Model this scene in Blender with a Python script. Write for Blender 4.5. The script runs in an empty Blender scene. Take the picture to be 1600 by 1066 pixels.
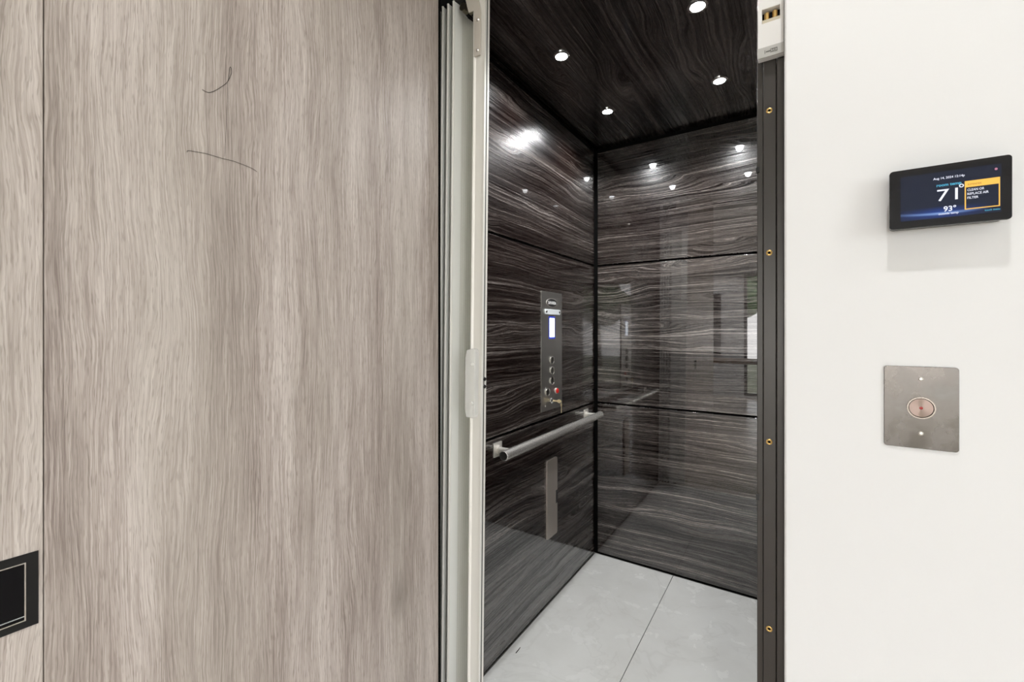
import bpy, bmesh, math, random
from mathutils import Vector, Matrix
random.seed(4)
C = bpy.context.collection
S = bpy.context.scene
PI = math.pi

# ------------------------------------------------------------------ camera
cam = bpy.data.cameras.new('camera'); cam_o = bpy.data.objects.new('camera', cam); C.objects.link(cam_o)
cam.sensor_width = 36; cam.lens = 687.1/1600*36; cam.shift_y = -0.0101; cam.clip_start = 0.01
cam_o.location = (0, 0, 1.213); cam_o.rotation_euler = (PI/2, 0, math.radians(32.87))
S.camera = cam_o
# ------------------------------------------------------------------ view and sky
S.view_settings.view_transform = 'Standard'; S.view_settings.look = 'None'
S.view_settings.gamma = 1; S.view_settings.use_curve_mapping = False
S.view_settings.exposure = 0.39
S.cycles.use_denoising = True
S.cycles.max_bounces = 10; S.cycles.diffuse_bounces = 6; S.cycles.glossy_bounces = 6
S.cycles.transparent_max_bounces = 12; S.cycles.sample_clamp_indirect = 8
W = bpy.data.worlds.new('sky'); S.world = W; W.use_nodes = True
nt = W.node_tree; bg = nt.nodes['Background']
tc = nt.nodes.new('ShaderNodeTexCoord'); sp = nt.nodes.new('ShaderNodeSeparateXYZ')
rp = nt.nodes.new('ShaderNodeValToRGB')
rp.color_ramp.elements[0].color = (1, .985, .97, 1); rp.color_ramp.elements[1].color = (.80, .88, 1, 1)
rp.color_ramp.elements[0].position = 0.0; rp.color_ramp.elements[1].position = .55
nt.links.new(tc.outputs['Generated'], sp.inputs[0]); nt.links.new(sp.outputs['Z'], rp.inputs[0])
nt.links.new(rp.outputs[0], bg.inputs[0]); bg.inputs[1].default_value = 7.0

sun = bpy.data.lights.new('sun', 'SUN'); sun.energy = 3.0; sun.color = (1, .90, .78); sun.angle = math.radians(1.2)
sun_o = bpy.data.objects.new('sun', sun); C.objects.link(sun_o); sun_o.rotation_euler = Vector((-3.2, 1.6, -2.4)).to_track_quat('-Z', 'Y').to_euler()
def area_light(name, loc, rot, sx, sy, power, col=(1, 1, 1), portal=False, shape='RECTANGLE'):
    l = bpy.data.lights.new(name, 'AREA'); l.shape = shape; l.size = sx; l.size_y = sy; l.energy = power; l.color = col
    o = bpy.data.objects.new(name, l); C.objects.link(o); o.location = loc; o.rotation_euler = rot
    if portal: l.cycles.is_portal = True
    return o
area_light('window_portal', (.7, -4.48, 1.2), (-PI/2, 0, 0), 3.0, 2.4, 1, portal=True)
area_light('added_window_portal', (3.18, -1.9, 1.3), (PI/2, 0, PI/2), 3.0, 2.2, 1, portal=True)

# ------------------------------------------------------------------ mesh helpers
def box(bm, x0, x1, y0, y1, z0, z1):
    v = [bm.verts.new(p) for p in [(x0,y0,z0),(x1,y0,z0),(x1,y1,z0),(x0,y1,z0),(x0,y0,z1),(x1,y0,z1),(x1,y1,z1),(x0,y1,z1)]]
    for f in [(3,2,1,0),(4,5,6,7),(0,1,5,4),(1,2,6,5),(2,3,7,6),(3,0,4,7)]: bm.faces.new([v[i] for i in f])
def frame_dir(d):
    d = Vector(d).normalized(); a = Vector((0,0,1)) if abs(d.z) < .9 else Vector((1,0,0))
    u = d.cross(a).normalized(); return u, d.cross(u).normalized()
def tube(bm, pts, r, n=16, caps=True):
    pts = [Vector(p) for p in pts]; rings = []
    u = None
    for i, p in enumerate(pts):
        d = (pts[min(i+1, len(pts)-1)] - pts[max(i-1, 0)]).normalized()
        if u is None: u, w = frame_dir(d)
        else:
            u = (u - d*u.dot(d)).normalized(); w = d.cross(u)
        rr = r[i] if isinstance(r, (list, tuple)) else r
        rings.append([bm.verts.new(p + (u*math.cos(2*PI*k/n) + w*math.sin(2*PI*k/n))*rr) for k in range(n)])
    for a, b in zip(rings, rings[1:]):
        for k in range(n): bm.faces.new([a[k], a[(k+1)%n], b[(k+1)%n], b[k]])
    if caps: bm.faces.new(rings[0][::-1]); bm.faces.new(rings[-1])
def prism(bm, pts, d):
    """polygon pts (3d) pushed along vector d"""
    d = Vector(d); a = [bm.verts.new(p) for p in pts]; b = [bm.verts.new(Vector(p)+d) for p in pts]
    bm.faces.new(a); bm.faces.new(b[::-1]); n = len(a)
    for k in range(n): bm.faces.new([a[k], b[k], b[(k+1)%n], a[(k+1)%n]])
def rrect(cu, cv, hu, hv, r, n=6):
    out = []
    for (sx, sy, a0) in [(1,1,0),(-1,1,90),(-1,-1,180),(1,-1,270)]:
        for k in range(n+1):
            a = math.radians(a0 + 90*k/n); out.append((cu + sx*(hu-r) + r*math.cos(a), cv + sy*(hv-r) + r*math.sin(a)))
    return out
def lathe(bm, prof, origin, axis, n=32):
    """prof: list of (radius, height) along axis"""
    u, w = frame_dir(axis); ax = Vector(axis).normalized(); o = Vector(origin); rings = []
    for (r, h) in prof:
        if r < 1e-6: rings.append([bm.verts.new(o + ax*h)])
        else: rings.append([bm.verts.new(o + ax*h + (u*math.cos(2*PI*k/n)+w*math.sin(2*PI*k/n))*r) for k in range(n)])
    for a, b in zip(rings, rings[1:]):
        for k in range(n):
            k2 = (k+1) % n
            if len(a) == 1 and len(b) == 1: continue
            if len(a) == 1: bm.faces.new([a[0], b[k2], b[k]])
            elif len(b) == 1: bm.faces.new([a[k], a[k2], b[0]])
            else: bm.faces.new([a[k], a[k2], b[k2], b[k]])
def sheet_hole(bm, u0, u1, v0, v1, hu0, hu1, hv0, hv1, fn, d):
    """slab with a rectangular hole; fn maps (u,v)->3d, d = thickness vector"""
    us = [u0, hu0, hu1, u1]; vs = [v0, hv0, hv1, v1]
    for k in range(2):
        pass
    d = Vector(d)
    A = [[bm.verts.new(fn(u, v)) for v in vs] for u in us]
    B = [[bm.verts.new(Vector(fn(u, v)) + d) for v in vs] for u in us]
    for i in range(3):
        for j in range(3):
            if i == 1 and j == 1: continue
            bm.faces.new([A[i][j], A[i+1][j], A[i+1][j+1], A[i][j+1]])
            bm.faces.new([B[i][j], B[i][j+1], B[i+1][j+1], B[i+1][j]])
    def q(a, b, c, e): bm.faces.new([a, b, c, e])
    for i in range(3):
        q(A[i][0], B[i][0], B[i+1][0], A[i+1][0]); q(A[i][3], A[i+1][3], B[i+1][3], B[i][3])
        q(A[0][i], A[0][i+1], B[0][i+1], B[0][i]); q(A[3][i], B[3][i], B[3][i+1], A[3][i+1])
    q(A[1][1], A[2][1], B[2][1], B[1][1]); q(A[1][2], B[1][2], B[2][2], A[2][2])
    q(A[1][1], B[1][1], B[1][2], A[1][2]); q(A[2][1], A[2][2], B[2][2], B[2][1])
def obj(name, bm, mat, parent=None, bevel=0, smooth=False, seg=2):
    bmesh.ops.recalc_face_normals(bm, faces=bm.faces)
    me = bpy.data.meshes.new(name); bm.to_mesh(me); bm.free()
    if mat: me.materials.append(mat)
    o = bpy.data.objects.new(name, me); C.objects.link(o)
    if parent: o.parent = parent
    if smooth or bevel:
        for p in me.polygons: p.use_smooth = True
        try: me.set_sharp_from_angle(angle=math.radians(35))
        except Exception: pass
    if bevel:
        m = o.modifiers.new('bevel', 'BEVEL'); m.width = bevel; m.segments = seg; m.limit_method = 'ANGLE'; m.harden_normals = True
    return o
def bx(name, mat, x0, x1, y0, y1, z0, z1, parent=None, bevel=0):
    """box whose mesh is centred on its own base"""
    bm = bmesh.new(); cx, cy = (x0+x1)/2, (y0+y1)/2
    box(bm, x0, x1, y0, y1, z0, z1)
    return obj(name, bm, mat, parent, bevel)
def tag(o, label=None, cat=None, group=None, kind=None):
    if label: o['label'] = label
    if cat: o['category'] = cat
    if group: o['group'] = group
    if kind: o['kind'] = kind
    return o
def struct(o): o['kind'] = 'structure'; return o
def empty(name, loc=(0,0,0), rot=(0,0,0)):
    o = bpy.data.objects.new(name, None); C.objects.link(o); o.location = loc; o.rotation_euler = rot; o.empty_display_size = .05
    return o
def rebase(o, loc):
    """move the origin of a world-coordinate mesh to loc without moving it"""
    loc = Vector(loc); o.data.transform(Matrix.Translation(-loc)); o.location = loc; return o
def text_mesh(name, body, size, origin, u, v, mat, parent=None, depth=.0002, bold=0.0, width=None, align='LEFT'):
    cu = bpy.data.curves.new(name, 'FONT'); cu.body = body; cu.size = size; cu.extrude = depth/2; cu.offset = bold; cu.align_x = align
    cu.resolution_u = 3
    t = bpy.data.objects.new(name, cu); C.objects.link(t)
    bpy.context.view_layer.update()
    me = bpy.data.meshes.new_from_object(t.evaluated_get(bpy.context.evaluated_depsgraph_get()))
    bpy.data.objects.remove(t); bpy.data.curves.remove(cu)
    xs = [w.co.x for w in me.vertices]
    k = width/(max(xs)-min(xs)) if width else 1.0
    u = Vector(u); v = Vector(v); n = u.cross(v)
    off = min(xs) if width else 0
    for w in me.vertices:
        w.co = Vector(origin) + u*(w.co.x-off)*k + v*w.co.y + n*w.co.z
    me.materials.clear(); me.materials.append(mat)
    o = bpy.data.objects.new(name, me); C.objects.link(o)
    if parent: o.parent = parent
    return o

# ------------------------------------------------------------------ materials
def mat(name, col=(.8,.8,.8), rough=.5, metal=0, spec=.5, coat=0, coat_rough=.03, emit=None, estr=0):
    m = bpy.data.materials.new(name); m.use_nodes = True; b = m.node_tree.nodes['Principled BSDF']
    b.inputs['Base Color'].default_value = (*col, 1); b.inputs['Roughness'].default_value = rough
    b.inputs['Metallic'].default_value = metal; b.inputs['Specular IOR Level'].default_value = spec
    b.inputs['Coat Weight'].default_value = coat; b.inputs['Coat Roughness'].default_value = coat_rough
    if emit: b.inputs['Emission Color'].default_value = (*emit, 1); b.inputs['Emission Strength'].default_value = estr
    return m
class N:
    """small node-graph helper"""
    def __init__(s, m): s.t = m.node_tree; s.b = s.t.nodes['Principled BSDF']
    def new(s, k, **kw):
        n = s.t.nodes.new(k)
        for a, b in kw.items(): setattr(n, a, b)
        return n
    def link(s, a, b): s.t.links.new(a, b)
    def coords(s):
        g = s.new('ShaderNodeNewGeometry'); p = s.new('ShaderNodeSeparateXYZ'); s.link(g.outputs['Position'], p.inputs[0]); return p.outputs
    def m(s, op, a, b=None, c=None, clamp=False):
        n = s.new('ShaderNodeMath', operation=op); n.use_clamp = clamp
        for i, x in enumerate((a, b, c)):
            if x is None: continue
            if isinstance(x, (int, float)): n.inputs[i].default_value = x
            else: s.link(x, n.inputs[i])
        return n.outputs[0]
    def vec(s, x, y, z=0.0):
        n = s.new('ShaderNodeCombineXYZ')
        for i, q in enumerate((x, y, z)):
            if isinstance(q, (int, float)): n.inputs[i].default_value = q
            else: s.link(q, n.inputs[i])
        return n.outputs[0]
    def noise(s, v, scale=1.0, detail=2.0, rough=.5, dist=0.0):
        n = s.new('ShaderNodeTexNoise'); s.link(v, n.inputs['Vector']); n.inputs['Scale'].default_value = scale
        n.inputs['Detail'].default_value = detail; n.inputs['Roughness'].default_value = rough; n.inputs['Distortion'].default_value = dist
        return n.outputs['Fac']
    def ramp(s, f, stops, interp='LINEAR'):
        n = s.new('ShaderNodeValToRGB'); s.link(f, n.inputs[0]); cr = n.color_ramp; cr.interpolation = interp
        while len(cr.elements) < len(stops): cr.elements.new(.5)
        for e, (p, c) in zip(cr.elements, stops): e.position = p; e.color = (*c, 1) if len(c) == 3 else c
        return n.outputs[0]
    def remap(s, f, a, b, c=0.0, d=1.0):
        n = s.new('ShaderNodeMapRange'); s.link(f, n.inputs[0])
        for i, q in enumerate((a, b, c, d)): n.inputs[i+1].default_value = q
        return n.outputs[0]
    def mix(s, f, a, b, blend='MIX'):
        n = s.new('ShaderNodeMix', data_type='RGBA', blend_type=blend)
        for sock, x in ((n.inputs[0], f), (n.inputs[6], a), (n.inputs[7], b)):
            if isinstance(x, (int, float)): sock.default_value = x
            elif isinstance(x, tuple): sock.default_value = (*x, 1)
            else: s.link(x, sock)
        return n.outputs[2]
    def bump(s, h, dist=.001, strength=.5):
        n = s.new('ShaderNodeBump'); s.link(h, n.inputs['Height']); n.inputs['Distance'].default_value = dist; n.inputs['Strength'].default_value = strength
        s.link(n.outputs[0], s.b.inputs['Normal']); return n

def laminate(name, ua, va, seed, ior=1.78, cr=.012, gain=.72):
    """dark figured laminate, grain runs along axis ua, varies across axis va"""
    m = mat(name, rough=.3, spec=.5, coat=1, coat_rough=cr); n = N(m); p = n.coords(); u = p[ua]; v = p[va]
    n.b.inputs['Coat IOR'].default_value = ior; n.b.inputs['Specular IOR Level'].default_value = .5
    # nearly straight grain that only wanders inside a few figured patches
    patch = n.remap(n.noise(n.vec(n.m('MULTIPLY', u, 1.6), n.m('MULTIPLY', v, 7.0), seed+9), 1, 1, .5), .54, .72)
    warp = n.noise(n.vec(n.m('MULTIPLY', u, 1.1), n.m('MULTIPLY', v, 2.2), seed), 1, 2, .45)
    fig = n.noise(n.vec(n.m('MULTIPLY', u, 3.2), n.m('MULTIPLY', v, 15), seed+5), 1, 1, .4)
    wig = n.noise(n.vec(n.m('MULTIPLY', u, 7), n.m('MULTIPLY', v, 40), seed+6), 1, 2, .5)
    hh = n.m('ADD', n.m('MULTIPLY', v, 24), n.m('ADD', n.m('MULTIPLY', warp, 2.0), n.m('ADD', n.m('MULTIPLY', n.m('MULTIPLY', fig, patch), 1.6), n.m('MULTIPLY', wig, .16))))
    broad = n.noise(n.vec(n.m('MULTIPLY', u, .35), n.m('MULTIPLY', hh, .75), seed+1), 1, 3, .6)
    thin = n.noise(n.vec(n.m('MULTIPLY', u, 1.2), n.m('MULTIPLY', hh, 4.2), seed+2), 1, 3, .65)
    line = n.noise(n.vec(n.m('MULTIPLY', u, 1.6), n.m('MULTIPLY', hh, 12), seed+7), 1, 2, .6)
    fib = n.noise(n.vec(n.m('MULTIPLY', u, 26), n.m('MULTIPLY', v, 420), seed+3), 1, 2, .6)
    ring = n.m('ABSOLUTE', n.m('SINE', n.m('MULTIPLY', hh, 8.0)))
    ringl = n.m('MULTIPLY', n.m('POWER', n.m('SUBTRACT', 1.0, ring), 3.0), patch)
    tone = n.m('ADD', n.m('MULTIPLY', n.remap(broad, .34, .66), .26), n.m('MULTIPLY', n.remap(thin, .34, .68), .30))
    tone = n.m('ADD', tone, n.m('ADD', n.m('MULTIPLY', n.remap(line, .34, .68), .36), n.m('MULTIPLY', n.remap(fib, .35, .7), .16)))
    k = gain
    col = n.ramp(tone, [(.30, (.0040,.0018,.0015)), (.47, (.014*k,.0080*k,.0066*k)), (.66, (.058*k,.043*k,.037*k)), (.86, (.31*k,.275*k,.255*k))])
    col = n.mix(n.m('MULTIPLY', ringl, .7, clamp=True), col, (.26*k,.225*k,.205*k))
    n.link(col, n.b.inputs['Base Color'])
    n.link(n.remap(tone, .2, .9, .32, .22), n.b.inputs['Roughness']); n.link(n.remap(tone, .30, .70, .05, .85), n.b.inputs['Specular IOR Level'])
    return m
LAM_SIDE = laminate('laminate_side', 1, 2, 3.3, 1.55, .012, .66)
LAM_BACK = laminate('laminate_back', 0, 2, 11.7, 1.78, .012, .85)
LAM_CEIL = laminate('laminate_ceiling', 1, 0, 21.1, 1.4, .10, .42)

def oak(name, seed, tint=1.0):
    m = mat(name, rough=.42, spec=.4); n = N(m); p = n.coords(); u = p[2]; v = p[1]
    warp = n.noise(n.vec(n.m('MULTIPLY', u, 2.2), n.m('MULTIPLY', v, 9), seed), 1, 2, .5)
    wv = n.m('ADD', v, n.m('MULTIPLY', warp, .05))
    w3 = n.noise(n.vec(n.m('MULTIPLY', u, 22), n.m('MULTIPLY', v, 55), seed+8), 1, 2, .5)
    wv2 = n.m('ADD', wv, n.m('MULTIPLY', w3, .004))
    wide = n.noise(n.vec(n.m('MULTIPLY', u, .9), n.m('MULTIPLY', wv, 9), seed+1), 1, 3, .55)
    mid = n.noise(n.vec(n.m('MULTIPLY', u, 2.2), n.m('MULTIPLY', wv, 48), seed+2), 1, 3, .6)
    fine = n.noise(n.vec(n.m('MULTIPLY', u, 9), n.m('MULTIPLY', wv2, 430), seed+3), 1, 3, .6)
    pore = n.noise(n.vec(n.m('MULTIPLY', u, 45), n.m('MULTIPLY', wv2, 560), seed+4), 1, 1, .5)
    hue = n.noise(n.vec(n.m('MULTIPLY', u, .8), n.m('MULTIPLY', v, 5), seed+6), 1, 2, .5)
    t = n.m('ADD', n.m('MULTIPLY', n.remap(wide, .34, .66), .34), n.m('MULTIPLY', n.remap(mid, .3, .7), .26))
    t = n.m('ADD', t, n.m('MULTIPLY', n.remap(fine, .34, .66), .44))
    k = tint
    col = n.ramp(t, [(.14, (.205*k,.165*k,.145*k)), (.5, (.385*k,.333*k,.298*k)), (.88, (.575*k,.522*k,.48*k))])
    pl = n.remap(pore, .57, .68, 0, .42)
    col = n.mix(pl, col, (.17*k,.135*k,.11*k))
    col = n.mix(n.remap(hue, .45, .62, 0, .25), col, (.42*k,.39*k,.335*k))
    # a few knots
    vo = n.new('ShaderNodeTexVoronoi'); n.link(n.vec(n.m('MULTIPLY', u, 1.9), n.m('MULTIPLY', v, 4.2), seed), vo.inputs['Vector']); vo.inputs['Scale'].default_value = 1
    kn = n.remap(vo.outputs['Distance'], .02, .13, .55, 0)
    col = n.mix(kn, col, (.16*k,.135*k,.115*k))
    n.link(col, n.b.inputs['Base Color'])
    n.bump(n.m('ADD', fine, n.m('MULTIPLY', pore, .5)), .0012, .5)
    return m
OAK = oak('grey_oak', 2.0); OAK2 = oak('grey_oak_pale', 7.0, 1.0)

def steel(name, axis=2, col=(.56,.55,.53), rough=.3, scale=900):
    m = mat(name, col, rough, 1.0); n = N(m); p = n.coords()
    q = [n.m('MULTIPLY', p[i], 6 if i == axis else scale) for i in range(3)]
    f = n.noise(n.vec(*q), 1, 2, .6)
    n.link(n.remap(f, .3, .7, rough-.06, rough+.08), n.b.inputs['Roughness'])
    n.link(n.mix(f, tuple(c*.86 for c in col), tuple(min(1, c*1.12) for c in col)), n.b.inputs['Base Color'])
    n.bump(f, .00006, .2)
    return m
STEEL_V = steel('brushed_steel', 2); STEEL_RAIL = mat('rail_steel', (.88,.86,.82), .27, .85)
STEEL_CALL = mat('call_plate_steel', (.28,.255,.24), .25, 1)
n0 = N(STEEL_CALL); g0 = n0.new('ShaderNodeNewGeometry'); f0 = n0.noise(g0.outputs['Position'], 28, 3, .55, .3)
n0.link(n0.ramp(f0, [(.3, (.145,.128,.118)), (.6, (.185,.168,.158)), (.8, (.225,.215,.205))]), n0.b.inputs['Base Color']); n0.link(n0.remap(f0, .3, .7, .20, .36), n0.b.inputs['Roughness'])
CHROME = mat('chrome', (.8,.8,.79), .12, 1)
POLISH = mat('polished_steel', (.80,.77,.72), .28, .6)
BRASS = mat('brass', (.85,.58,.22), .25, 1)
ALU = mat('satin_aluminium', (.80,.81,.78), .42, .15)
ALU_W = mat('pale_aluminium', (.80,.79,.74), .42, .1)
BEIGE = mat('beige_painted_metal', (.62,.58,.52), .4, .2)
BLACK = mat('black_reveal', (.002,.002,.002), .7, spec=.1)
BLACKM = mat('black_powdercoat', (.060,.055,.051), .33, .5, .6)
BLACKP = mat('black_plastic', (.016,.016,.017), .3)
DARKREC = mat('dark_recess', (.004,.004,.005), .2, spec=.15)
WHITEP = mat('white_plastic', (.84,.84,.83), .3)
GREYP = mat('grey_plastic', (.50,.50,.48), .4)
CLEARP = mat('clear_acrylic', (.86,.87,.85), .15)
CLEARP.node_tree.nodes['Principled BSDF'].inputs['Alpha'].default_value = .45
RED = mat('red_button', (.5,.02,.02), .25, emit=(1,.05,.03), estr=.10)
REDL = mat('red_indicator', (.35,.01,.01), .2)
GLASS_K = mat('black_glass', (.010,.010,.012), .04, 0, .6)
HAIR = mat('dark_hair', (.05,.038,.03), .5)

def paint(name, col, b=.0003):
    m = mat(name, col, .6, spec=.3); n = N(m); g = n.new('ShaderNodeNewGeometry')
    n.bump(n.noise(g.outputs['Position'], 160, 3, .6), b, .3); return m
WALL = paint('white_wall_paint', (.825,.836,.846)); CEIL = paint('white_ceiling_paint', (.82,.82,.81))

def tile(name, joints):
    m = mat(name, (.6,.6,.58), .22, spec=.4); n = N(m); g = n.new('ShaderNodeNewGeometry'); p = n.coords()
    a = n.noise(g.outputs['Position'], 2.6, 5, .6, .6); b = n.noise(g.outputs['Position'], 9, 4, .6, .3)
    w = n.noise(g.outputs['Position'], 3.1, 4, .55, 1.4)
    vein = n.remap(n.m('ABSOLUTE', n.m('SUBTRACT', w, .5)), 0.0, .02, .14, 0)
    col = n.ramp(n.m('ADD', n.m('MULTIPLY', a, .7), n.m('MULTIPLY', b, .3)), [(.2, (.60,.595,.565)), (.5, (.69,.69,.665)), (.8, (.77,.775,.755))])
    col = n.mix(vein, col, (.38,.37,.34))
    n.link(col, n.b.inputs['Base Color']); n.link(n.remap(b, .3, .7, .18, .3), n.b.inputs['Roughness'])
    return m
TILE = tile('grey_stone_tile', None); GROUT = mat('grout', (.20,.195,.18), .8)

def perforated():
    m = mat('perforated_aluminium', (.6,.6,.56), .45, .1); n = N(m); g = n.new('ShaderNodeNewGeometry')
    p = n.coords(); sc = 170
    a = n.m('SINE', n.m('MULTIPLY', n.m('ADD', p[1], p[2]), 2*PI*sc*.8)); b = n.m('SINE', n.m('MULTIPLY', n.m('SUBTRACT', p[1], p[2]), 2*PI*sc*.8))
    h = n.m('MULTIPLY', a, b)
    n.link(n.mix(n.remap(h, .1, .5), (.80,.80,.75), (.40,.40,.37)), n.b.inputs['Base Color'])
    return m
PERF = perforated()

def window_glass():
    m = bpy.data.materials.new('window_glass'); m.use_nodes = True; t = m.node_tree
    for q in list(t.nodes): t.nodes.remove(q)
    o = t.nodes.new('ShaderNodeOutputMaterial'); mx = t.nodes.new('ShaderNodeMixShader'); tr = t.nodes.new('ShaderNodeBsdfTransparent')
    gl = t.nodes.new('ShaderNodeBsdfGlossy'); gl.inputs['Roughness'].default_value = .01; fr = t.nodes.new('ShaderNodeFresnel')
    tr.inputs[0].default_value = (.95,.95,.95,1)
    t.links.new(fr.outputs[0], mx.inputs[0]); t.links.new(tr.outputs[0], mx.inputs[1]); t.links.new(gl.outputs[0], mx.inputs[2]); t.links.new(mx.outputs[0], o.inputs[0])
    return m
WGLASS = window_glass()
def emis(name, col, s, base=(0,0,0), rough=.1): return mat(name, base, rough, emit=col, estr=s)
LAMP = emis('led_lens', (.93,.97,1), 26)
LAMP_W = emis('landing_led_lens', (1,.95,.88), 25)
T_WHITE = emis('screen_white', (.88,.9,1), .85); T_CYAN = emis('screen_cyan', (.10,.50,.72), .7); T_ORANGE = emis('screen_orange', (1,.55,.10), .85)
T_DARK = mat('screen_brown_text', (.35,.18,.03), .5); T_PINK = emis('screen_pink', (.9,.35,.5), .5)

# ------------------------------------------------------------------ landing room
YW = .85          # face of the landing wall
XR = -.0165       # right edge of the lift opening
XL = -.80         # face of the grey oak cladding
HEAD = 2.25
WARMF = tile('warm_stone_floor', None)
nn = [q for q in WARMF.node_tree.nodes if q.type == 'VALTORGB'][0].color_ramp
for e, c in zip(nn.elements, [(.46,.40,.34,1), (.54,.48,.42,1), (.62,.56,.50,1)]): e.color = c
struct(bx('floor', WARMF, -3.2, 3.4, -4.7, .90, -.1, 0))
struct(bx('ceiling', CEIL, -3.2, 3.4, -4.7, .98, 2.7, 2.8))
bm = bmesh.new()
prism(bm, [(XR, YW, 0), (3.4, YW, 0), (3.4, YW, 2.7), (-1.0, YW, 2.7), (-1.0, YW, HEAD), (XR, YW, HEAD)], (0, .13, 0))
struct(obj('wall_front', bm, WALL, bevel=.004))
# side wall carrying the oak, then the room widens
bm = bmesh.new(); box(bm, -1.0, XL-.022, -1.0, .845, 0, 2.7); box(bm, -3.2, -1.0, -1.0, -.85, 0, 2.7)
struct(obj('wall_left', bm, WALL))
struct(bx('wall_far_left', WALL, -3.2, -3.05, -4.7, -1.0, 0, 2.7))
bm = bmesh.new(); sheet_hole(bm, -3.2, 3.4, 0, 2.7, -.80, 2.2, .02, 2.25, lambda u, v: (u, -4.5, v), (0, -.15, 0)); struct(obj('wall_back', bm, WALL))
bm = bmesh.new(); sheet_hole(bm, -4.5, .85, 0, 2.7, -3.4, -.4, .2, 2.4, lambda u, v: (3.2, u, v), (.15, 0, 0)); struct(obj('wall_right', bm, WALL))
def window(name, fn, u0, u1, v0, v1, splits, d):
    bm = bmesh.new(); w = .05; dv = Vector(d)
    rects = [(u0, u1, v0, v0+w), (u0, u1, v1-w, v1)] + [(a-w/2, a+w/2, v0+w, v1-w) for a in splits] + [(u0, u0+w, v0+w, v1-w), (u1-w, u1, v0+w, v1-w)]
    for a, b, c, e in rects: prism(bm, [fn(a, c), fn(b, c), fn(b, e), fn(a, e)], d)
    o = struct(obj(name, bm, BLACKM))
    bm = bmesh.new(); q = Vector(d)*.45; prism(bm, [Vector(fn(u0+w, v0+w))+q, Vector(fn(u1-w, v0+w))+q, Vector(fn(u1-w, v1-w))+q, Vector(fn(u0+w, v1-w))+q], Vector(d)*.1)
    obj('window_pane', bm, WGLASS, o); return o
window('window_1', lambda u, v: (u, -4.53, v), -.80, 2.2, .02, 2.25, [.7], (0, -.06, 0))
window('added_side_window', lambda u, v: (3.23, u, v), -3.4, -.4, .2, 2.4, [-1.9], (.06, 0, 0))  # unseen window added to light the oak from the right
GRASS = mat('lawn', (.17,.17,.10), .9); LEAF = mat('leaves', (.05,.12,.03), .7); BARK = mat('bark', (.12,.08,.05), .9)
n_ = N(LEAF); g_ = n_.new('ShaderNodeNewGeometry'); n_.link(n_.ramp(n_.noise(g_.outputs['Position'], 9, 4, .7), [(.35, (.015,.04,.01)), (.65, (.10,.20,.05))]), n_.b.inputs['Base Color'])
bm = bmesh.new(); box(bm, -14, 12, -16, -4.66, -.3, -.02); box(bm, 3.36, 12, -4.66, 6, -.3, -.02); tag(obj('lawn', bm, GRASS), kind='structure')
for i, (x, y, h, r) in enumerate([(-1.5, -9.5, 3.2, 1.1), (1.2, -10.5, 3.8, 1.3), (3.6, -9.2, 2.9, 1.0)]):
    t = empty('garden_tree', (x, y, -.02)); tag(t, ['slim garden tree outside the glass door, reflected dimly in the dark cab wall', 'tall garden tree in the middle of the lawn outside', 'small rounded garden tree furthest from the cab outside'][i], 'tree', 'trees in the garden outside')
    bm = bmesh.new(); tube(bm, [(0,0,0), (.03,.02,h*.4), (0,0,h*.8)], [.09,.07,.03], 10); obj('trunk', bm, BARK, t, smooth=True)
    bm = bmesh.new()
    for k in range(9):
        a = random.random()*2*PI; rr = r*random.uniform(.2, .6); c = Vector((math.cos(a)*rr, math.sin(a)*rr, h*random.uniform(.6, 1)))
        bmesh.ops.create_icosphere(bm, subdivisions=3, radius=r*random.uniform(.4, .6), matrix=Matrix.Translation(c))
    for q in bm.verts: q.co += Vector((random.uniform(-1,1), random.uniform(-1,1), random.uniform(-1,1)))*.06
    obj('crown', bm, LEAF, t)

# dark artwork-sized panel on the far wall (only its reflection shows in the cab)
FRAME = empty('dark_wall_panel', (-1.45, -4.5, .75)); tag(FRAME, 'tall black framed panel on the far white wall, reflected in the cab', 'wall panel')
bx('panel_frame', BLACKP, -.27, .27, 0, .03, 0, 1.15, FRAME, .003); bx('panel_face', DARKREC, -.24, .24, .03, .034, .03, 1.12, FRAME)
# dining table seen only in the reflections
WOODB = mat('brown_wood', (.16,.085,.04), .4)
TB = empty('dining_table', (-.55, -3.3, 0)); tag(TB, 'long brown wooden table near the glass door, reflected in the cab', 'table')
bx('tabletop', WOODB, -.9, .9, -.42, .42, .71, .75, TB, .004)
for sx in (-.82, .76):
    for sy in (-.36, .30): bx('leg', BLACKM, sx, sx+.06, sy, sy+.06, 0, .71, TB, .002)

# recessed landing downlights
def downlight(name, x, y, z, r, ring_m, lens_m, label, group, power, col, spot=True, ang=120, parent_name=None):
    t = empty(name, (x, y, z)); tag(t, label, 'downlight', group)
    bm = bmesh.new(); lathe(bm, [(r, -.001), (r*1.05, -.006), (r*1.45, -.0045), (r*1.5, 0)], (0,0,0), (0,0,1), 40); obj('trim_ring', bm, ring_m, t, smooth=True)
    bm = bmesh.new(); lathe(bm, [(0, -.0045), (r*.6, -.0042), (r*1.02, -.0025), (r*1.02, -.0005), (0, -.0005)], (0,0,0), (0,0,1), 32); obj('lens', bm, lens_m, t, smooth=True)
    l = bpy.data.lights.new(name+'_lamp', 'SPOT'); l.energy = power; l.color = col; l.spot_size = math.radians(ang); l.spot_blend = .6; l.shadow_soft_size = r*.8
    o = bpy.data.objects.new(name+'_lamp', l); C.objects.link(o); o.location = (0, 0, -.012); o.parent = t
    return t
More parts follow.
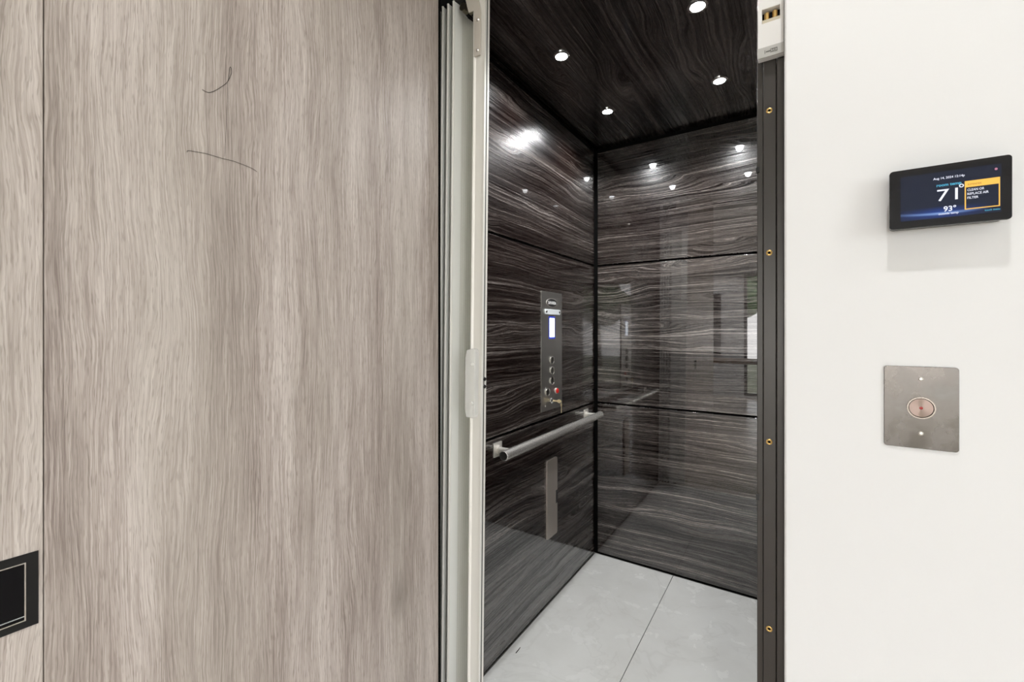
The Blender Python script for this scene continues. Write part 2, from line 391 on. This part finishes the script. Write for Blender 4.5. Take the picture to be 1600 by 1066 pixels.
landing = [(.10, .25, 'white round ceiling downlight closest to the thermostat wall'), (1.6, .25, 'white round ceiling downlight furthest right along the thermostat wall'),
           (.10, -1.5, 'white round ceiling downlight above the middle of the room'), (1.6, -1.5, 'white round ceiling downlight near the added side window'),
           (.10, -3.2, 'white round ceiling downlight above the brown table'), (-1.9, -2.4, 'white round ceiling downlight in the left bay of the room'), (-1.25, -3.7, 'added white round ceiling downlight brightening the wall of the far framed panel')]
POWER = {(.10, .25): 26, (-1.9, -2.4): 70, (-1.25, -3.7): 75}  # last lamp added to brighten the far wall, left bay lamp boosted too
for x, y, lb in landing:
    downlight('ceiling_downlight', x, y, 2.7, .03, WHITEP, LAMP_W, lb, 'landing ceiling downlights', POWER.get((x, y), 30), (1,.985,.97), ang=130)

# ------------------------------------------------------------------ grey oak cladding
def oak_panel(name, m, y0, y1, label):
    o = bx(name, m, XL-.02, XL, y0, y1, 0, 2.698, bevel=.0012); rebase(o, (XL-.01, (y0+y1)/2, 0)); return tag(o, label, 'wood panel', 'grey oak wall panels')
oak_panel('wood_panel', OAK, .1462, .877, 'wide grey-brown wood-grain panel filling the left half, two stray hairs on it')
oak_panel('wood_panel', OAK2, -.99, .1454, 'narrow-looking pale wood-grain panel at far left carrying the square black pull')
# black edge strip between oak and gate
o = bx('edge_trim', BLACK, XL-.10, XL-.0035, .8775, .8895, 0, 2.24); rebase(o, (XL-.05, .883, 0)); tag(o, 'thin black vertical edge strip between the wide wood panel and the folding gate', 'trim strip')

# square recessed pull
FP = empty('flush_pull', (XL, .0955, .846)); tag(FP, 'square black recessed pull with thin silver rim, low on the far left panel', 'pull')
# local: y -.0455..+.0455, z 0..0.091
bm = bmesh.new(); sheet_hole(bm, -.0455, .0455, 0, .091, -.0345, .0345, .0095, .081, lambda u, v: (.0015, u, v), (-.0015, 0, 0)); obj('frame_plate', bm, mat('black_satin_plate', (.008,.008,.008), .4, spec=.25), FP)
bm = bmesh.new(); sheet_hole(bm, -.0347, .0347, .0093, .0812, -.0333, .0333, .0107, .0798, lambda u, v: (.0026, u, v), (-.0024, 0, 0)); obj('silver_rim', bm, mat('silver_rim', (.62,.60,.57), .25, 1), FP)
bm = bmesh.new(); box(bm, .0003, .0010, -.0333, .0333, .0107, .0798); obj('recess', bm, DARKREC, FP)
bm = bmesh.new(); box(bm, .0010, .0022, -.0333, .0333, .0145, .0158); obj('lip_reflection', bm, mat('pale_blue_reflection', (.6,.66,.72), .25, 1), FP)  # pale strip paints the blue-white reflection along the recess bottom

def hair(name, pts, r, label):
    # smooth the hand-read points
    P = [Vector((XL+.0008, y, z)) for y, z in pts]
    out = []
    for i in range(len(P)-1):
        p0 = P[max(i-1,0)]; p1 = P[i]; p2 = P[i+1]; p3 = P[min(i+2,len(P)-1)]
        for k in range(4):
            t = k/4; out.append(.5*((2*p1)+(-p0+p2)*t+(2*p0-5*p1+4*p2-p3)*t*t+(-p0+3*p1-3*p2+p3)*t**3))
    out.append(P[-1]); bm = bmesh.new(); tube(bm, out, r, 6); o = obj(name, bm, HAIR, smooth=True); rebase(o, tuple(P[0])); return tag(o, label, 'hair')
hair('hair_strand', [(.3223,1.5996),(.3298,1.5986),(.3375,1.6031),(.3493,1.6157),(.3593,1.6292),(.3618,1.6404),(.363,1.6543),(.3651,1.6564),(.3661,1.6491),(.3644,1.6417),(.3603,1.6308)], .00042, 'upper curled dark hair with a hooked loop stuck to the wide wood panel')
hair('hair_strand', [(.3014,1.4917),(.3032,1.495),(.3149,1.4969),(.3298,1.4988),(.3493,1.4988),(.3696,1.4999),(.3866,1.4986),(.3997,1.497),(.4076,1.4936)], .00033, 'lower long nearly straight dark hair stuck to the wide wood panel')
hair('hair_strand', [(.3600,1.6290),(.3597,1.6084),(.3589,1.5815),(.3573,1.5434),(.3553,1.503)], .00022, 'faint straight vertical hair running down between the two curved hairs')

# ------------------------------------------------------------------ lift cab
CX0, CX1, CY0, CY1, CH = -.92, -.04, 1.0, 2.26, 2.2
def shell(name, *a): return struct(bx(name, BLACK, *a))
G = .012   # depth of the black reveals
shell('wall_cab_left', CX0-.06, CX0-G-.0005, .86, CY1+.06, -.05, CH+.06)
shell('wall_cab_right', CX1+G+.0005, CX1+.05, .981, CY1+.06, -.05, CH+.06)
shell('wall_cab_back', CX0-G, CX1+G, CY1+G+.0005, CY1+.06, -.05, CH+.06)
struct(bx('ceiling', LAM_CEIL, CX0-G, CX1+G, .981, CY1+G, CH, CH+.06))
rows = [(.012, .8185, 'lower'), (.8285, 1.5605, 'middle'), (1.5705, 2.178, 'upper')]
words = {'lower': 'below the rail', 'middle': 'at button height', 'upper': 'just under the ceiling lights'}
extra = {'lower': 'holding the small blank steel plate', 'middle': 'holding the button panel', 'upper': 'topmost, mirroring the ceiling lights'}
ebk = {'lower': 'touching the floor', 'middle': 'showing a faint blue reflection', 'upper': 'topmost with mirrored ceiling lights'}
for z0, z1, nm in rows:
    o = bx('laminate_panel', LAM_SIDE, CX0-G, CX0, CY0+.01, CY1-.016, z0, z1, bevel=.0012); rebase(o, (CX0-.006, 1.6, z0)); tag(o, 'dark glossy wood laminate panel on the left cab wall, ' + extra[nm], 'wall panel', 'dark laminate cab panels')
    o = bx('laminate_panel', LAM_BACK, CX0+.014, CX1-.01, CY1, CY1+G, z0, z1, bevel=.0012); rebase(o, (-.48, CY1+.006, z0)); tag(o, 'dark glossy wood laminate panel on the cab back wall, ' + ebk[nm], 'wall panel', 'dark laminate cab panels')
    o = bx('laminate_panel', LAM_SIDE, CX1, CX1+G, CY0+.01, CY1-.016, z0, z1, bevel=.0012); rebase(o, (CX1+.006, 1.6, z0)); tag(o, 'dark laminate panel on the hidden right cab wall, ' + {'lower':'lowest','middle':'middle','upper':'highest'}[nm] + ' of its three', 'wall panel', 'dark laminate cab panels')
# cab floor: stone tiles with a thin joint
bm = bmesh.new(); box(bm, CX0-G, CX1+G, .955, CY1+G, -.05, -.002); struct(obj('floor', bm, GROUT))
for x0, x1, lb in [(CX0+.001, -.5115, 'left'), (-.5088, CX1-.001, 'right')]:
    o = bx('floor_tile', TILE, x0, x1, .957, CY1-.002, -.002, .002, bevel=.0006); rebase(o, ((x0+x1)/2, 1.6, 0)); tag(o, 'pale grey stone floor tile in the cab, %s of the thin joint' % lb, 'floor tile', 'cab floor tiles')
o = bx('door_sill', ALU, CX0, CX1, .902, .954, -.05, .001, bevel=.001); rebase(o, (-.48, .928, 0)); tag(o, 'aluminium sill strip across the cab entrance floor', 'sill')
bm = bmesh.new(); tube(bm, [(-.8832, 1.3939, .0032), (-.8838, 1.41, .0034), (-.8848, 1.4262, .0032)], .0012, 6); o = obj('floor_scrap', bm, BLACKP, smooth=True); rebase(o, (-.8838, 1.41, .002)); tag(o, 'tiny black sliver lying on the pale tile near the left cab wall', 'scrap')

# cab ceiling lights
cl = [(-.706, 1.419, 'front left, brightest'), (-.7105, 1.888, 'rear left, nearest the back corner'), (-.253, 1.895, 'rear right, nearest the black jamb'), (-.251, 1.424, 'front right, at the photo top edge')]
for x, y, w in cl:
    t = downlight('cab_downlight', x, y, CH, .0205, CHROME, LAMP, 'small round white ceiling light in the cab, ' + w, 'cab ceiling lights', 17.0, (.98,.99,1), ang=150)
    bm = bmesh.new(); tube(bm, [(.021, .006, -.004), (.027, .010, -.006), (.029, .016, -.004)], .001, 6); obj('spring_clip', bm, CHROME, t, smooth=True)

# ------------------------------------------------------------------ car operating panel, on the left wall (local: x out of the wall)
def yz(pts, x): return [(x, a, b) for a, b in pts]
COP = empty('control_panel', (CX0, 1.749, .862)); tag(COP, 'tall brushed steel button panel with blue-lit display and hanging key on the left cab wall', 'control panel')
def L(y, z): return (y-1.749, z-.862)
bm = bmesh.new(); prism(bm, yz(rrect(0, .261, .098, .261, .002, 2), 0), (.004, 0, 0)); obj('faceplate', bm, steel('cop_steel', 2, (.52,.51,.49), .36), COP, bevel=.0008)
y, z = L(1.7452, 1.337)
bm = bmesh.new(); prism(bm, [(.004, y+.052*math.cos(a*PI/20), z+.0195*math.sin(a*PI/20)) for a in range(40)], (.0012, 0, 0)); o = obj('badge_rim', bm, POLISH, COP)
bm = bmesh.new(); prism(bm, [(.0045, y+.048*math.cos(a*PI/20), z+.0170*math.sin(a*PI/20)) for a in range(40)], (.0015, 0, 0)); bd = obj('badge', bm, BLACKP, COP)
text_mesh('badge_lettering', 'SAVARIA', .019, (.0064, y-.039, z-.0068), (0,1,0), (0,0,1), WHITEP, bd, bold=.0006, width=.078)
y, z = L(1.7475, 1.2958)
bm = bmesh.new(); prism(bm, yz(rrect(y, z, .0735, .0118, .009, 6), .004), (.006, 0, 0)); lb = obj('light_cover', bm, emis('emergency_light_cover', (.85,.95,1), .10, (.6,.62,.62), .3), COP, bevel=.002)
for dy in (-.062, .062):
    bm = bmesh.new(); lathe(bm, [(0, .0025), (.004, .002), (.006, 0)], (.010, y+dy, z), (1,0,0), 16); obj('screw', bm, CHROME, lb, smooth=True)
y, z = L(1.7455, 1.2267)
bm = bmesh.new(); prism(bm, yz(rrect(y, z, .030, .050, .003, 3), .004), (.0008, 0, 0)); dr = obj('display_surround', bm, emis('blue_display_glow', (.05,.09,.8), .45, (.02,.02,.06)), COP)
bm = bmesh.new(); prism(bm, yz(rrect(y, z, .0225, .0425, .001, 2), .0048), (.0006, 0, 0)); obj('display', bm, emis('lit_display', (.80,.90,1), 2.6), COP)
BTN = mat('button_face', (.20,.195,.19), .3, 1)
BRT = mat('button_ring', (.85,.83,.78), .15, 1)
for (yy, zz) in [(1.7452,1.0812),(1.7452,1.0355),(1.7452,.9897),(1.7032,.9432)]:
    y, z = L(yy, zz); bm = bmesh.new(); lathe(bm, [(.0175, 0), (.0175, .004), (.0155, .0055), (.0145, .0045), (.0145, 0)], (.004, y, z), (1,0,0), 36); ri = obj('button_ring', bm, BRT, COP, smooth=True)
    bm = bmesh.new(); lathe(bm, [(.0145, 0), (.0145, .003), (.011, .0028), (0, .0022)], (.004, y, z), (1,0,0), 32); bt = obj('button', bm, BTN, ri, smooth=True)
y, z = L(1.7887, .9400)
bm = bmesh.new(); lathe(bm, [(.0135, 0), (.0135, .004), (.011, .005)], (.004, y, z), (1,0,0), 28); rr = obj('alarm_ring', bm, POLISH, COP, smooth=True)
bm = bmesh.new(); lathe(bm, [(.0115, 0), (.0115, .007), (.009, .009), (0, .0095)], (.004, y, z), (1,0,0), 28); ab = obj('alarm_button', bm, RED, COP, smooth=True); ab['label'] = 'red alarm button'
y, z = L(1.7452, .9011)
bm = bmesh.new(); lathe(bm, [(.0135, 0), (.0135, .003), (.010, .006), (.008, .009), (0, .009)], (.004, y, z), (1,0,0), 28); obj('key_switch', bm, CHROME, COP, smooth=True)
bm = bmesh.new(); box(bm, -.0008, .0008, -.0012, .0012, 0, .001); 
bm.free()
# engraved line and small screw
bm = bmesh.new(); box(bm, .004, .0044, y-.056, y-.014, z-.0006, z+.0006); obj('engraved_line', bm, POLISH, COP)
ys, zs = L(1.6856, .8835); bm = bmesh.new(); lathe(bm, [(.0038, 0), (.003, .0015), (0, .002)], (.004, ys, zs), (1,0,0), 16); obj('screw', bm, POLISH, COP, smooth=True)
# keys in the switch (held by the switch: separate thing)
KY = empty('key', (CX0+.014, 1.7452, .9011)); tag(KY, 'brass-coloured key in the steel panel switch, a second key hanging from its ring', 'key')
KM = mat('key_metal', (.90,.76,.48), .35, .6)
bm = bmesh.new(); box(bm, -.001, .018, -.0012, .0012, -.0035, .0035); obj('key_blade', bm, KM, KY, bevel=.0004)
bm = bmesh.new(); prism(bm, [(.026+.010*math.cos(a*PI/12), -.001, .008*math.sin(a*PI/12)) for a in range(24)], (0, .002, 0)); obj('key_bow', bm, KM, KY, bevel=.0004)
bm = bmesh.new(); tube(bm, [(.031+.0*a, .006+.009*math.cos(a*PI/8), -.006+.009*math.sin(a*PI/8)) for a in range(17)], .0008, 6, caps=False); obj('key_ring', bm, KM, KY, smooth=True)
bm = bmesh.new(); prism(bm, [(.0305, .012+.0065*math.cos(a*PI/10), -.018+.0075*math.sin(a*PI/10)) for a in range(20)], (.0016, 0, 0)); box(bm, .0305, .0321, .0095, .0145, -.053, -.024); obj('hanging_key', bm, KM, KY, bevel=.0003)

# blank steel cover lower down
PL = empty('steel_cover', (CX0, 1.746, .295)); tag(PL, 'tall narrow blank steel cover plate with a finger notch, under the handrail', 'cover plate')
bm = bmesh.new()
out = rrect(0, .173, .049, .173, .010, 6)
# right-hand side (positive y) gets the notch
right = [(.049, .135), (.034, .135), (.034, .195), (.049, .195)]
pts = []
for p in out: pts.append(p)
# order of rrect: starts at +y side upper corner; insert notch on the closing +y edge
pts = pts + right
prism(bm, yz(pts, 0), (.007, 0, 0)); obj('plate', bm, mat('cover_steel', (.50,.45,.40), .36, .6), PL, bevel=.0012)
bm = bmesh.new(); box(bm, .0002, .006, .034, .0488, .136, .194); obj('notch_shade', bm, BLACKP, PL)  # black fill standing in for the shaded opening of the notch

# handrail
HR = empty('handrail', (-.851, 1.262, .7785)); tag(HR, 'round brushed steel handrail on two short brackets along the left cab wall', 'handrail')
bm = bmesh.new(); lathe(bm, [(.0152, .0), (.0164, .0), (.0172, .001), (.0172, .899), (.0164, .900), (0, .900)], (0,0,0), (0,1,0), 40); obj('rail', bm, STEEL_RAIL, HR, smooth=True)
bm = bmesh.new(); lathe(bm, [(0, .0012), (.004, .0008), (.011, .0012), (.0153, .0004), (.0153, .004)], (0,0,0), (0,1,0), 32); obj('end_cap', bm, mat('end_cap_grey', (.22,.22,.22), .35, 1), HR, smooth=True)
for yy in (.062, .868):
    bm = bmesh.new(); prism(bm, [(-.069, yy+a, b) for a, b in rrect(0, 0, .026, .026, .003, 3)], (.004, 0, 0)); mp = obj('mount_plate', bm, POLISH, HR, bevel=.0008)
    bm = bmesh.new(); tube(bm, [(-.066, yy, 0), (-.012, yy, 0)], .0105, 20); obj('standoff', bm, POLISH, mp, smooth=True)
    bm = bmesh.new(); tube(bm, [(-.065, yy, 0), (-.057, yy, 0)], .0150, 24); obj('collar', bm, POLISH, mp, smooth=True)

# ------------------------------------------------------------------ folding gate, leaning very slightly
GT = empty('folding_gate', (-.0144, 0, 0), (0, .012, 0)); tag(GT, 'silver folding accordion gate stacked open at the left of the cab entrance', 'gate')
ZB, ZT = .03, 2.128
fx = [-.879, -.859, -.839, -.8185]
YF, YR = .950, 1.020
def slab(bm, p0, p1, th, z0, z1):
    d = (Vector(p1)-Vector(p0)).normalized(); nrm = Vector((d.y, -d.x))*th/2
    q = [Vector(p0)+nrm, Vector(p1)+nrm, Vector(p1)-nrm, Vector(p0)-nrm]
    prism(bm, [(a.x, a.y, z0) for a in q], (0, 0, z1-z0))
for i, x in enumerate(fx):
    last = (i == len(fx)-1)
    bm = bmesh.new(); slab(bm, (x-.0008, YF+.001), (x-.009, YR), .003, ZB, ZT); obj('fold_panel', bm, ALU, GT)
    if not last:
        bm = bmesh.new(); slab(bm, (x+.0008, YF+.001), (x+.009, YR), .003, ZB, ZT); obj('fold_panel', bm, ALU, GT)
    bm = bmesh.new(); tube(bm, [(x, YF-.002, ZB), (x, YF-.002, ZT)], .0036, 14); obj('fold_hinge', bm, ALU_W, GT, smooth=True)
# last leaf: plain stile then perforated sheet
a0 = Vector((fx[-1]+.001, YF+.001)); a1 = Vector((-.806, 1.028)); am = a0.lerp(a1, .36)
bm = bmesh.new(); slab(bm, a0, am, .004, ZB, ZT); obj('leaf_stile', bm, ALU, GT, bevel=.0008)
bm = bmesh.new(); slab(bm, am, a1, .0022, ZB, ZT-.02); obj('perforated_leaf', bm, PERF, GT)
bm = bmesh.new(); slab(bm, a1, (-.752, .962), .003, ZB, ZT-.02); obj('perforated_leaf', bm, PERF, GT)
# leading post
XP0, XP1, YP = -.749, -.706, .945
post = [(XP0, YP+.006), (XP0+.002, YP+.001), (XP0+.006, YP-.001), (XP0+.010, YP+.001), (XP0+.0115, YP+.003), (XP1-.004, YP+.003), (XP1-.003, YP), (XP1, YP), (XP1, YP+.008), (XP1-.002, YP+.008), (XP1-.002, YP+.022), (XP0, YP+.022)]
bm = bmesh.new(); prism(bm, [(a, b, ZB-.01) for a, b in post], (0, 0, ZT-ZB)); obj('leading_post', bm, ALU_W, GT, bevel=.0005)
bm = bmesh.new(); box(bm, XP1-.0019, XP1-.0005, YP+.0082, YP+.0128, ZB-.01, ZT); obj('rubber_seal', bm, mat('grey_rubber', (.06,.06,.055), .6), GT)
bm = bmesh.new(); box(bm, XP1-.0019, XP1, YP+.013, YP+.021, ZB-.01, ZT); obj('edge_flange', bm, ALU_W, GT, bevel=.0005)
# clear pull handle on the post
hp = [(-.7395,1.1303),(-.7345,1.1528),(-.711,1.157),(-.705,1.15),(-.705,.976),(-.711,.9705),(-.7345,.9705),(-.7395,.9924)]
hp = [(a-.010, b) for a, b in hp]
bm = bmesh.new(); prism(bm, [(a, YP-.018, b) for a, b in hp], (0, .0185, 0)); obj('pull_handle', bm, CLEARP, GT, bevel=.003, seg=3)
for zz in (1.115, 1.01):
    bm = bmesh.new(); lathe(bm, [(0, .003), (.004, .002), (.005, 0)], (-.724, YP-.018, zz), (0,-1,0), 16); obj('handle_screw', bm, ALU, GT, smooth=True)
for zz in (1.0737, 1.0536):
    bm = bmesh.new(); lathe(bm, [(0, .004), (.0045, .003), (.0055, 0)], (XP1, YP+.012, zz), (1,0,0), 16); obj('latch_pin', bm, BLACKP, GT, smooth=True)
# strap bracket on the post head
sp_ = [(-.7760,2.150),(-.7660,2.1238),(-.7501,2.0711),(-.7346,2.0694),(-.7302,2.0599),(-.7302,1.9456),(-.7087,1.9435),(-.7087,2.0584),(-.7108,2.073),(-.7194,2.104),(-.7330,2.150)]
sp_ = [(a-.010, b) for a, b in sp_]
bm = bmesh.new(); prism(bm, [(a, YP-.003, b) for a, b in sp_], (0, .003, 0)); br = obj('strap_bracket', bm, BEIGE, GT, bevel=.0006)
for zz in (2.040, 1.9585):
    bm = bmesh.new(); lathe(bm, [(0, .003), (.003, .0028), (.0048, 0)], (-.7285, YP-.003, zz), (0,-1,0), 18); obj('screw', bm, CHROME, br, smooth=True)
# rollers in the track end
bm = bmesh.new(); tube(bm, [(-.792, .955, 2.108), (-.792, .975, 2.108)], .011, 20); tube(bm, [(-.775, .955, 2.098), (-.775, .975, 2.098)], .008, 20); obj('track_roller', bm, mat('roller_metal', (.25,.23,.18), .35, 1), GT, smooth=True)
# track
TR = empty('gate_track', (-.48, .985, 2.14)); tag(TR, 'black overhead track above the stacked folding gate', 'track')
bm = bmesh.new(); box(bm, -.43, .43, -.035, .02, .0, .013); box(bm, -.43, -.352, -.035, .02, .012, .022); obj('track_rail', bm, BLACKP, TR, bevel=.001)

# ------------------------------------------------------------------ right-hand black jamb with brass inserts and lock housing
JB = empty('door_jamb', (-.036, .89, 0)); tag(JB, 'black metal door jamb with four brass inserts at the right of the cab entrance', 'jamb')
def jx(x): return x+.036
def jy(y): return y-.89
bm = bmesh.new(); box(bm, jx(-.0490), jx(-.0290), jy(.895), jy(.955), 0, 2.24); obj('jamb_face', bm, BLACKM, JB, bevel=.0015)
bm = bmesh.new(); box(bm, jx(-.0590), jx(-.0495), jy(.904), jy(.955), 0, 2.24); obj('jamb_stop', bm, BLACKM, JB, bevel=.001)
bm = bmesh.new(); box(bm, jx(-.0285), jx(-.0172), jy(.888), jy(.955), 0, 1.684); obj('edge_bar', bm, BLACKM, JB, bevel=.0015)
for zz in (1.600, 1.350, 1.0175, .6885):
    bm = bmesh.new(); lathe(bm, [(.0022, -.001), (.0022, .0006), (.0036, .0012), (.0050, .0006), (.0050, 0)], (jx(-.0397), jy(.895), zz), (0,-1,0), 24); bi = obj('brass_insert', bm, BRASS, JB, smooth=True)
    bm = bmesh.new(); lathe(bm, [(.0023, .0001), (0, .0001)], (jx(-.0397), jy(.895), zz), (0,-1,0), 16); obj('insert_hole', bm, BLACK, bi)
for zz in (1.5012, .9147):
    bm = bmesh.new(); box(bm, jx(-.0605), jx(-.0555), jy(.899), jy(.905), zz-.005, zz+.005); obj('clip', bm, BLACKP, JB, bevel=.0005)

LK = empty('door_lock', (-.036, .890, 1.6878)); tag(LK, 'white door lock housing with a small contact window above the black jamb', 'door lock')
X0, X1 = -.0205, .0184
bm = bmesh.new(); sheet_hole(bm, X0, X1, .0, .25, X0+.0065, X1-.0055, .0597, .0838, lambda u, v: (u, -.010, v), (0, .0145, 0)); obj('housing', bm, WHITEP, LK, bevel=.001)
bm = bmesh.new(); box(bm, X0-.0003, X1+.0003, -.0112, -.0095, -.0004, .0175); gs = obj('grey_band', bm, GREYP, LK, bevel=.0005)
bm = bmesh.new(); F0, F1 = -.0118, -.0111
for a_ in [(-.008, .000, .0075, .0090), (-.0015, .0088, .0105, .0113), (-.0015, .0088, .0055, .0063), (.0081, .0090, .0055, .0113), (.0019, .0027, .0055, .0113), (-.0100, -.0092, .0053, .0113), (.0045, .0060, .0075, .0092)]:
    box(bm, a_[0], a_[1], F0, F1, a_[2], a_[3])
obj('embossed_symbol', bm, mat('dark_mark', (.12,.12,.11), .5), gs)
bm = bmesh.new(); box(bm, X0+.0066, X1-.0056, .0034, .0042, .0599, .0836); obj('window_back', bm, DARKREC, LK)
bm = bmesh.new(); box(bm, X0+.0066, X1-.0056, -.0075, .0034, .0599, .0665); obj('contact_base', bm, mat('cream_ceramic', (.55,.50,.38), .5), LK)
for xx in (-.0070, .0050):
    bm = bmesh.new(); tube(bm, [(xx, -.0020, .0665), (xx, -.0020, .0795)], .0040, 18); obj('contact', bm, BRASS, LK, smooth=True)

# ------------------------------------------------------------------ thermostat
TH = empty('thermostat', (.1732, YW, 1.357)); tag(TH, 'black touchscreen thermostat reading 71 degrees on the white wall', 'thermostat')
def tx(x): return x-.1732
def tz(z): return z-1.357
def xz(pts, y): return [(a, y, b) for a, b in pts]
bm = bmesh.new(); prism(bm, xz(rrect(0, .0418, .0580, .0395, .005, 6), -.020), (0, .020, 0)); obj('rear_housing', bm, BLACKP, TH, bevel=.001)
bm = bmesh.new(); prism(bm, xz(rrect(0, .0418, .0606, .0418, .0045, 8), -.0255), (0, .0058, 0)); obj('front_glass', bm, GLASS_K, TH, bevel=.0009, seg=3)
# lit screen
SCR = mat('thermostat_screen', (.006,.007,.012), .05); n = N(SCR); p = n.coords()
gl = n.m('SUBTRACT', 1.0, n.m('MULTIPLY', n.m('ABSOLUTE', n.m('SUBTRACT', p[2], n.m('ADD', 1.3735, n.m('MULTIPLY', n.m('POWER', n.m('ABSOLUTE', n.m('SUBTRACT', p[0], .172)), 2.0), 1.2)))), 420.0), clamp=True)
gl2 = n.m('SUBTRACT', 1.0, n.m('MULTIPLY', n.m('ABSOLUTE', n.m('SUBTRACT', p[2], 1.3745)), 110.0), clamp=True)
side = n.m('SUBTRACT', 1.0, n.m('MULTIPLY', n.m('ABSOLUTE', n.m('SUBTRACT', p[0], .165)), 20.0), clamp=True)
n.link(n.mix(n.m('MULTIPLY', gl, side), n.mix(n.m('MULTIPLY', gl2, side), (.014,.020,.042), (.02,.08,.42)), (.35,.55,1.0)), n.b.inputs['Emission Color'])
n.b.inputs['Emission Strength'].default_value = .55
bm = bmesh.new(); box(bm, tx(.1246), tx(.2238), -.02575, -.0254, tz(1.3675), tz(1.4305)); obj('screen', bm, SCR, TH)
YT = -.0259
def tt(name, s, size, x, z, m, width=None, bold=0, al='LEFT'):
    return text_mesh(name, s, size, (tx(x), YT, tz(z)), (1,0,0), (0,0,1), m, TH, depth=.0001, bold=bold, width=width, align=al)
tt('date_text', 'Aug 14, 2024 12:14p', .0042, .1587, 1.4203, T_WHITE, .0310, .00005)
tt('room_temp_caption', 'room temp', .0052, .1620, 1.4105, T_CYAN, .0246, .00016)
tt('temperature_digits', '71', .0228, .1626, 1.3905, T_WHITE, .0205, 0)
tt('outside_digits', '93°', .0098, .1690, 1.3757, T_WHITE, .0125, .0002)
tt('outside_caption', 'outside temp', .0040, .1640, 1.3715, T_WHITE, .0198, .00003)
bm = bmesh.new()
for k in range(24):
    a0_, a1_ = 2*PI*k/24, 2*PI*(k+1)/24; c = (tx(.1866), tz(1.4080))
    bm.faces.new([bm.verts.new((c[0]+r*math.cos(a), YT, c[1]+r*math.sin(a))) for r, a in ((.0013,a0_),(.0024,a0_),(.0024,a1_),(.0013,a1_))])
obj('degree_sign', bm, T_WHITE, TH)
bm = bmesh.new(); x0, x1, z0, z1, w = tx(.1897), tx(.2226), tz(1.3752), tz(1.4132), .0012
sheet_hole(bm, x0, x1, z0, z1, x0+w, x1-w, z0+w, z1-.0085, lambda u, v: (u, YT, v), (0, .0003, 0)); obj('alert_frame', bm, T_ORANGE, TH)
text_mesh('alert_heading', 'REMINDER', .0036, (x0+.003, YT-.0001, z1-.0062), (1,0,0), (0,0,1), T_DARK, TH, depth=.00005, width=.013)
for k, s in enumerate(['CLEAN OR', 'REPLACE AIR', 'FILTER']):
    tt('alert_text', s, .0043, .1922, 1.3995-k*.0052, T_WHITE, (.0160, .0200, .0105)[k], .00005)
tt('menu_text', 'touch menu', .0036, .2085, 1.3705, T_CYAN, .0140, .00005)
bm = bmesh.new(); c = (tx(.2190), tz(1.4240)); bm.faces.new([bm.verts.new((c[0]+.0014*math.cos(a*PI/8), YT, c[1]+.0016*math.sin(a*PI/8))) for a in range(16)]); obj('pink_indicator', bm, T_PINK, TH)

# ------------------------------------------------------------------ call plate
CP = empty('call_plate', (.1497, YW, 1.0435)); tag(CP, 'square brushed steel lift call plate with a round red-centred button under the thermostat', 'call button plate')
bm = bmesh.new(); prism(bm, xz(rrect(0, .0590, .0401, .0590, .004, 6), -.0022), (0, .0022, 0)); obj('plate', bm, STEEL_CALL, CP, bevel=.0006)
cy, cz = 0.0006, 1.1022-1.0435
bm = bmesh.new(); lathe(bm, [(.0155, 0), (.0155, .0022), (.0139, .0022), (.0137, 0)], (cy, -.0022, cz), (0,-1,0), 48); obj('button_ring', bm, mat('bright_steel', (.36,.31,.28), .25, 1), CP, smooth=True)
bm = bmesh.new(); lathe(bm, [(.0137, .0), (.0131, .0)], (cy, -.0023, cz), (0,-1,0), 48); obj('button_gap', bm, BLACK, CP)
BF = mat('spun_steel', (.30,.225,.20), .28, 1); BF.node_tree.nodes['Principled BSDF'].inputs['Anisotropic'].default_value = .9
tg = BF.node_tree.nodes.new('ShaderNodeTangent'); tg.direction_type = 'RADIAL'; tg.axis = 'Y'; BF.node_tree.links.new(tg.outputs[0], BF.node_tree.nodes['Principled BSDF'].inputs['Tangent'])
bm = bmesh.new(); lathe(bm, [(.0130, 0), (.0130, .0013), (0, .0013)], (0,0,0), (0,-1,0), 48); bt = obj('call_button', bm, BF, CP, smooth=True); bt.location = (cy, -.0022, cz)
bm = bmesh.new(); lathe(bm, [(.0021, .0013), (.0019, .0017), (0, .0018)], (0,0,0), (0,-1,0), 20); obj('red_lens', bm, REDL, bt, smooth=True)
for zz in (1.1435, 1.0655):
    bm = bmesh.new(); lathe(bm, [(0, .0016), (.0018, .0014), (.0030, 0)], (cy, -.0022, zz-1.0435), (0,-1,0), 20); obj('screw', bm, POLISH, CP, smooth=True)
